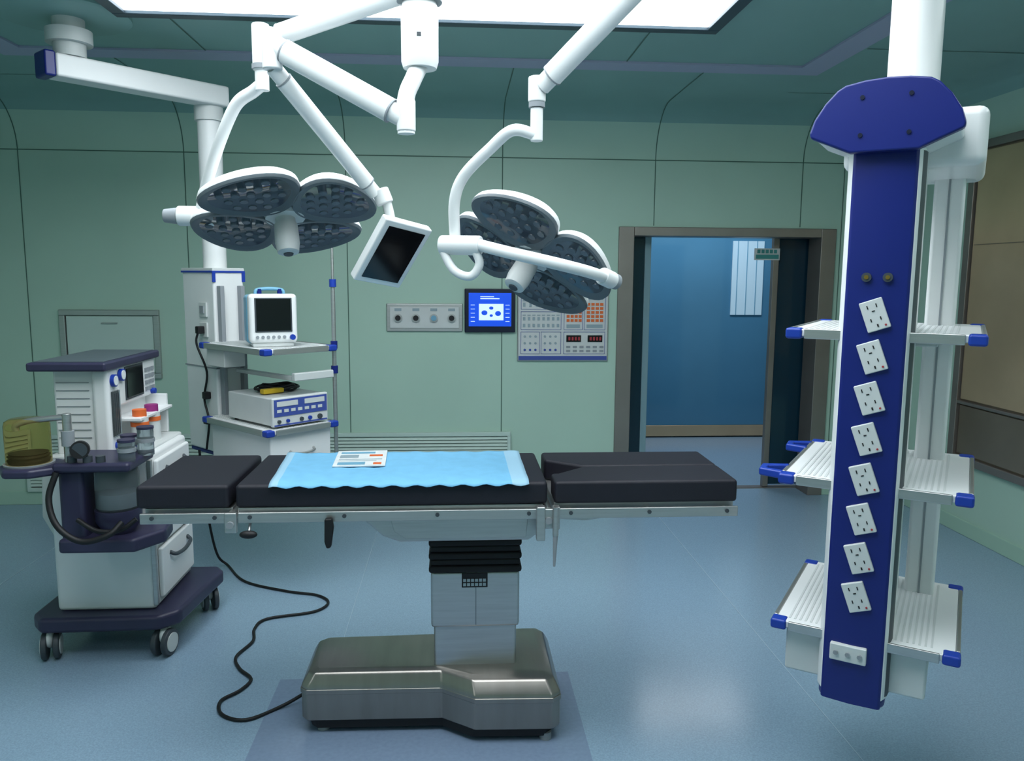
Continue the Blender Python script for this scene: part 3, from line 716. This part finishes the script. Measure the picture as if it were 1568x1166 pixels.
box(g, 'screen_bezel', XP, XP+.004, 3.60, 3.80, 1.12, 1.268, M['dgrey'])
box(g, 'screen', XP+.003, XP+.008, 3.61, 3.79, 1.128, 1.26, M['screen'], .002)
boxes(g, 'keys', [(XP, XP+.005, 3.825+i*.04, 3.852+i*.04, 1.13+j*.03, 1.148+j*.03) for i in range(3) for j in range(4)], M['grey'])
cyl(g, 'dial_blue', (XP, 3.9, 1.12), (XP+.02, 3.9, 1.12), .014, M['blue2'])
for k, (y, z) in enumerate([(3.475, 1.225), (3.555, 1.24)]): cyl(g, 'gauge_%d' % k, (XP, y, z), (XP+.015, y, z), .027, M['blue2']); cyl(g, 'gauge_face_%d' % k, (XP+.015, y, z), (XP+.017, y, z), .021, M['paper'])
box(g, 'flow_tubes', XP, XP+.012, 3.45, 3.52, .98, 1.18, M['clear'], .004)
boxes(g, 'flow_tube_marks', [(XP+.012, XP+.014, 3.46+i*.018, 3.463+i*.018, .99, 1.17) for i in range(3)], M['dgrey'])
cyl(g, 'flow_knob', (XP, 3.48, .94), (XP+.03, 3.48, .94), .016, M['blue2'])
box(g, 'nook_shelf', -1.53, -1.40, 3.56, 3.95, 1.03, 1.045, M['white'], .004)
box(g, 'nook_side', -1.53, -1.42, 3.93, 3.95, .91, 1.1, M['white'], .004)
for k, (x, y, cap) in enumerate([(-1.43, 3.62, 'orange'), (-1.43, 3.76, 'magenta')]):
    cyl(g, 'vaporizer_%d' % k, (x, y, .91), (x, y, 1.04), .037, M['offw']); cyl(g, 'vaporizer_band_%d' % k, (x, y, 1.0), (x, y, 1.02), .039, M['orange']); cyl(g, 'vaporizer_cap_%d' % k, (x, y, 1.04), (x, y, 1.075), .03, M[cap])
box(g, 'top_plate', -1.78, -1.46, 3.37, 3.98, 1.275, 1.312, M['purple'], .01)
box(g, 'top_inlay', -1.76, -1.48, 3.4, 3.95, 1.312, 1.315, M['slate'], .001)
cyl(g, 'left_hose', (-1.73, 3.7, .97), (-1.78, 3.7, 1.03), .01, M['black'])
# absorber / breathing circuit
box(g, 'absorber_head', -1.6, -1.3, 3.16, 3.43, .895, .935, M['purple'], .015)
box(g, 'absorber_neck', -1.6, -1.5, 3.2, 3.45, .58, .9, M['purple'], .02)
prism(g, 'absorber_cradle', [(-1.6, 3.17), (-1.3, 3.17), (-1.22, 3.3), (-1.24, 3.44), (-1.6, 3.44)], 'z', .56, .62, M['purple'], .015)
lathe(g, 'canister', [(.001, 0), (.078, 0), (.085, .01), (.085, .15), (.078, .17), (.001, .17)], (-1.4, 3.28, .72), M['clear'])
lathe(g, 'canister_lime', [(.001, 0), (.074, 0), (.074, .06), (.001, .06)], (-1.4, 3.28, .73), M['grey'])
lathe(g, 'canister_base', [(.001, 0), (.06, 0), (.088, .05), (.09, .1), (.001, .1)], (-1.4, 3.28, .62), M['purple'])
tube(g, 'canister_lever', [(-1.52, 3.18, .7), (-1.44, 3.16, .66), (-1.35, 3.16, .66), (-1.29, 3.18, .7)], .01, M['black'])
for k, (x, y, h) in enumerate([(-1.33, 3.22, .08), (-1.30, 3.34, .11), (-1.38, 3.37, .07)]):
    cyl(g, 'valve_%d' % k, (x, y, .93), (x, y, .93+h), .032, M['clear']); cyl(g, 'valve_ring_%d' % k, (x, y, .93+h*.5), (x, y, .93+h*.5+.015), .036, M['grey']); cyl(g, 'valve_cap_%d' % k, (x, y, .93+h), (x, y, .94+h), .034, M['purple'])
cyl(g, 'gauge_round', (-1.5, 3.2, .985), (-1.485, 3.16, .99), .035, M['black']); cyl(g, 'gauge_round_face', (-1.485, 3.16, .99), (-1.4845, 3.158, .99), .028, M['dgrey'])
for k, x in enumerate((-1.53, -1.47, -1.42)): cyl(g, 'port_%d' % k, (x, 3.19, .925), (x, 3.19, .96), .018, M['dgrey'])
cyl(g, 'arm_post', (-1.545, 3.2, .93), (-1.545, 3.2, 1.13), .017, M['steel'], bevel=.003)
cyl(g, 'arm_post_collar', (-1.545, 3.2, 1.0), (-1.545, 3.2, 1.06), .024, M['grey'])
tube(g, 'metal_arm', [(-1.535, 3.2, 1.115), (-1.63, 3.2, 1.108), (-1.71, 3.2, 1.095), (-1.74, 3.2, 1.08), (-1.74, 3.2, 1.06)], .012, M['steel'])
prism(g, 'bellows_tray', [(-1.82, 3.2), (-1.76, 3.11), (-1.66, 3.11), (-1.57, 3.18), (-1.56, 3.28), (-1.64, 3.33), (-1.76, 3.36), (-1.82, 3.3)], 'z', .885, .92, M['purple'], .012)
lathe(g, 'bellows_dome', [(.082, 0), (.082, .155), (.078, .17), (.062, .18), (.001, .182)], (-1.715, 3.23, .925), M['amber'])
lathe(g, 'bellows_bag', [(.001, 0), (.068, 0), (.073, .015), (.064, .022), (.073, .03), (.064, .037), (.068, .042), (.001, .045)], (-1.715, 3.23, .925), M['black'])
lathe(g, 'bellows_seat', [(.001, 0), (.09, 0), (.092, .012), (.001, .012)], (-1.715, 3.23, .915), M['grey'])
tube(g, 'breathing_hose', [(-1.58, 3.16, .9), (-1.6, 3.13, .8), (-1.56, 3.1, .7), (-1.47, 3.09, .64), (-1.37, 3.1, .66), (-1.33, 3.14, .7)], .012, M['black'])

# ------------------------------------------------------------------ floor cable
pts = [(-1.42, 4.38, .72), (-1.41, 4.42, .4), (-1.38, 4.47, .1), (-1.32, 4.485, .012), (-1.165, 4.25, .008), (-.906, 4.1, .008), (-.74, 4.04, .008), (-.665, 3.94, .008), (-.72, 3.83, .008), (-.93, 3.76, .008), (-.965, 3.65, .008), (-.94, 3.52, .008), (-.975, 3.37, .008), (-.93, 3.26, .008), (-.86, 3.17, .008), (-.88, 3.08, .008),
       (-.935, 3.0, .008), (-.9, 2.9, .008), (-.8, 2.86, .008), (-.692, 2.94, .01), (-.6, 2.97, .05), (-.578, 2.97, .08)]
tube(None, 'power_cable', pts, .007, M['black'], segs=8, sub=6)

# ------------------------------------------------------------------ lights
def area(n, loc, rot, sx, sy, e, col=(1, 1, 1)):
    l = bpy.data.lights.new(n, 'AREA'); l.shape = 'RECTANGLE'; l.size = sx; l.size_y = sy; l.energy = e; l.color = col
    o = bpy.data.objects.new(n, l); o.location = loc; o.rotation_euler = rot; S.collection.objects.link(o); return o
area('corridor_fill_light', (2.4, 7.2, 2.68), (0, 0, 0), 1.6, .5, 34, (.82, .9, 1))  # unseen lamp added to brighten the corridor and its blue door
wd = bpy.data.worlds.new('world'); S.world = wd; wd.use_nodes = True
wd.node_tree.nodes['Background'].inputs[0].default_value = (.05, .06, .07, 1)
wd.node_tree.nodes['Background'].inputs[1].default_value = .3

# ------------------------------------------------------------------ camera
cam = bpy.data.cameras.new('camera'); co = bpy.data.objects.new('camera', cam); S.collection.objects.link(co)
cam.sensor_width = 36; cam.lens = 27.78; cam.clip_start = .05
co.matrix_world = Matrix.Translation((0, 0, 1.68)) @ Matrix.Rotation(R(-4), 4, 'Z') @ Matrix.Rotation(R(82.5), 4, 'X') @ Matrix.Rotation(R(.4), 4, 'Z')
S.camera = co
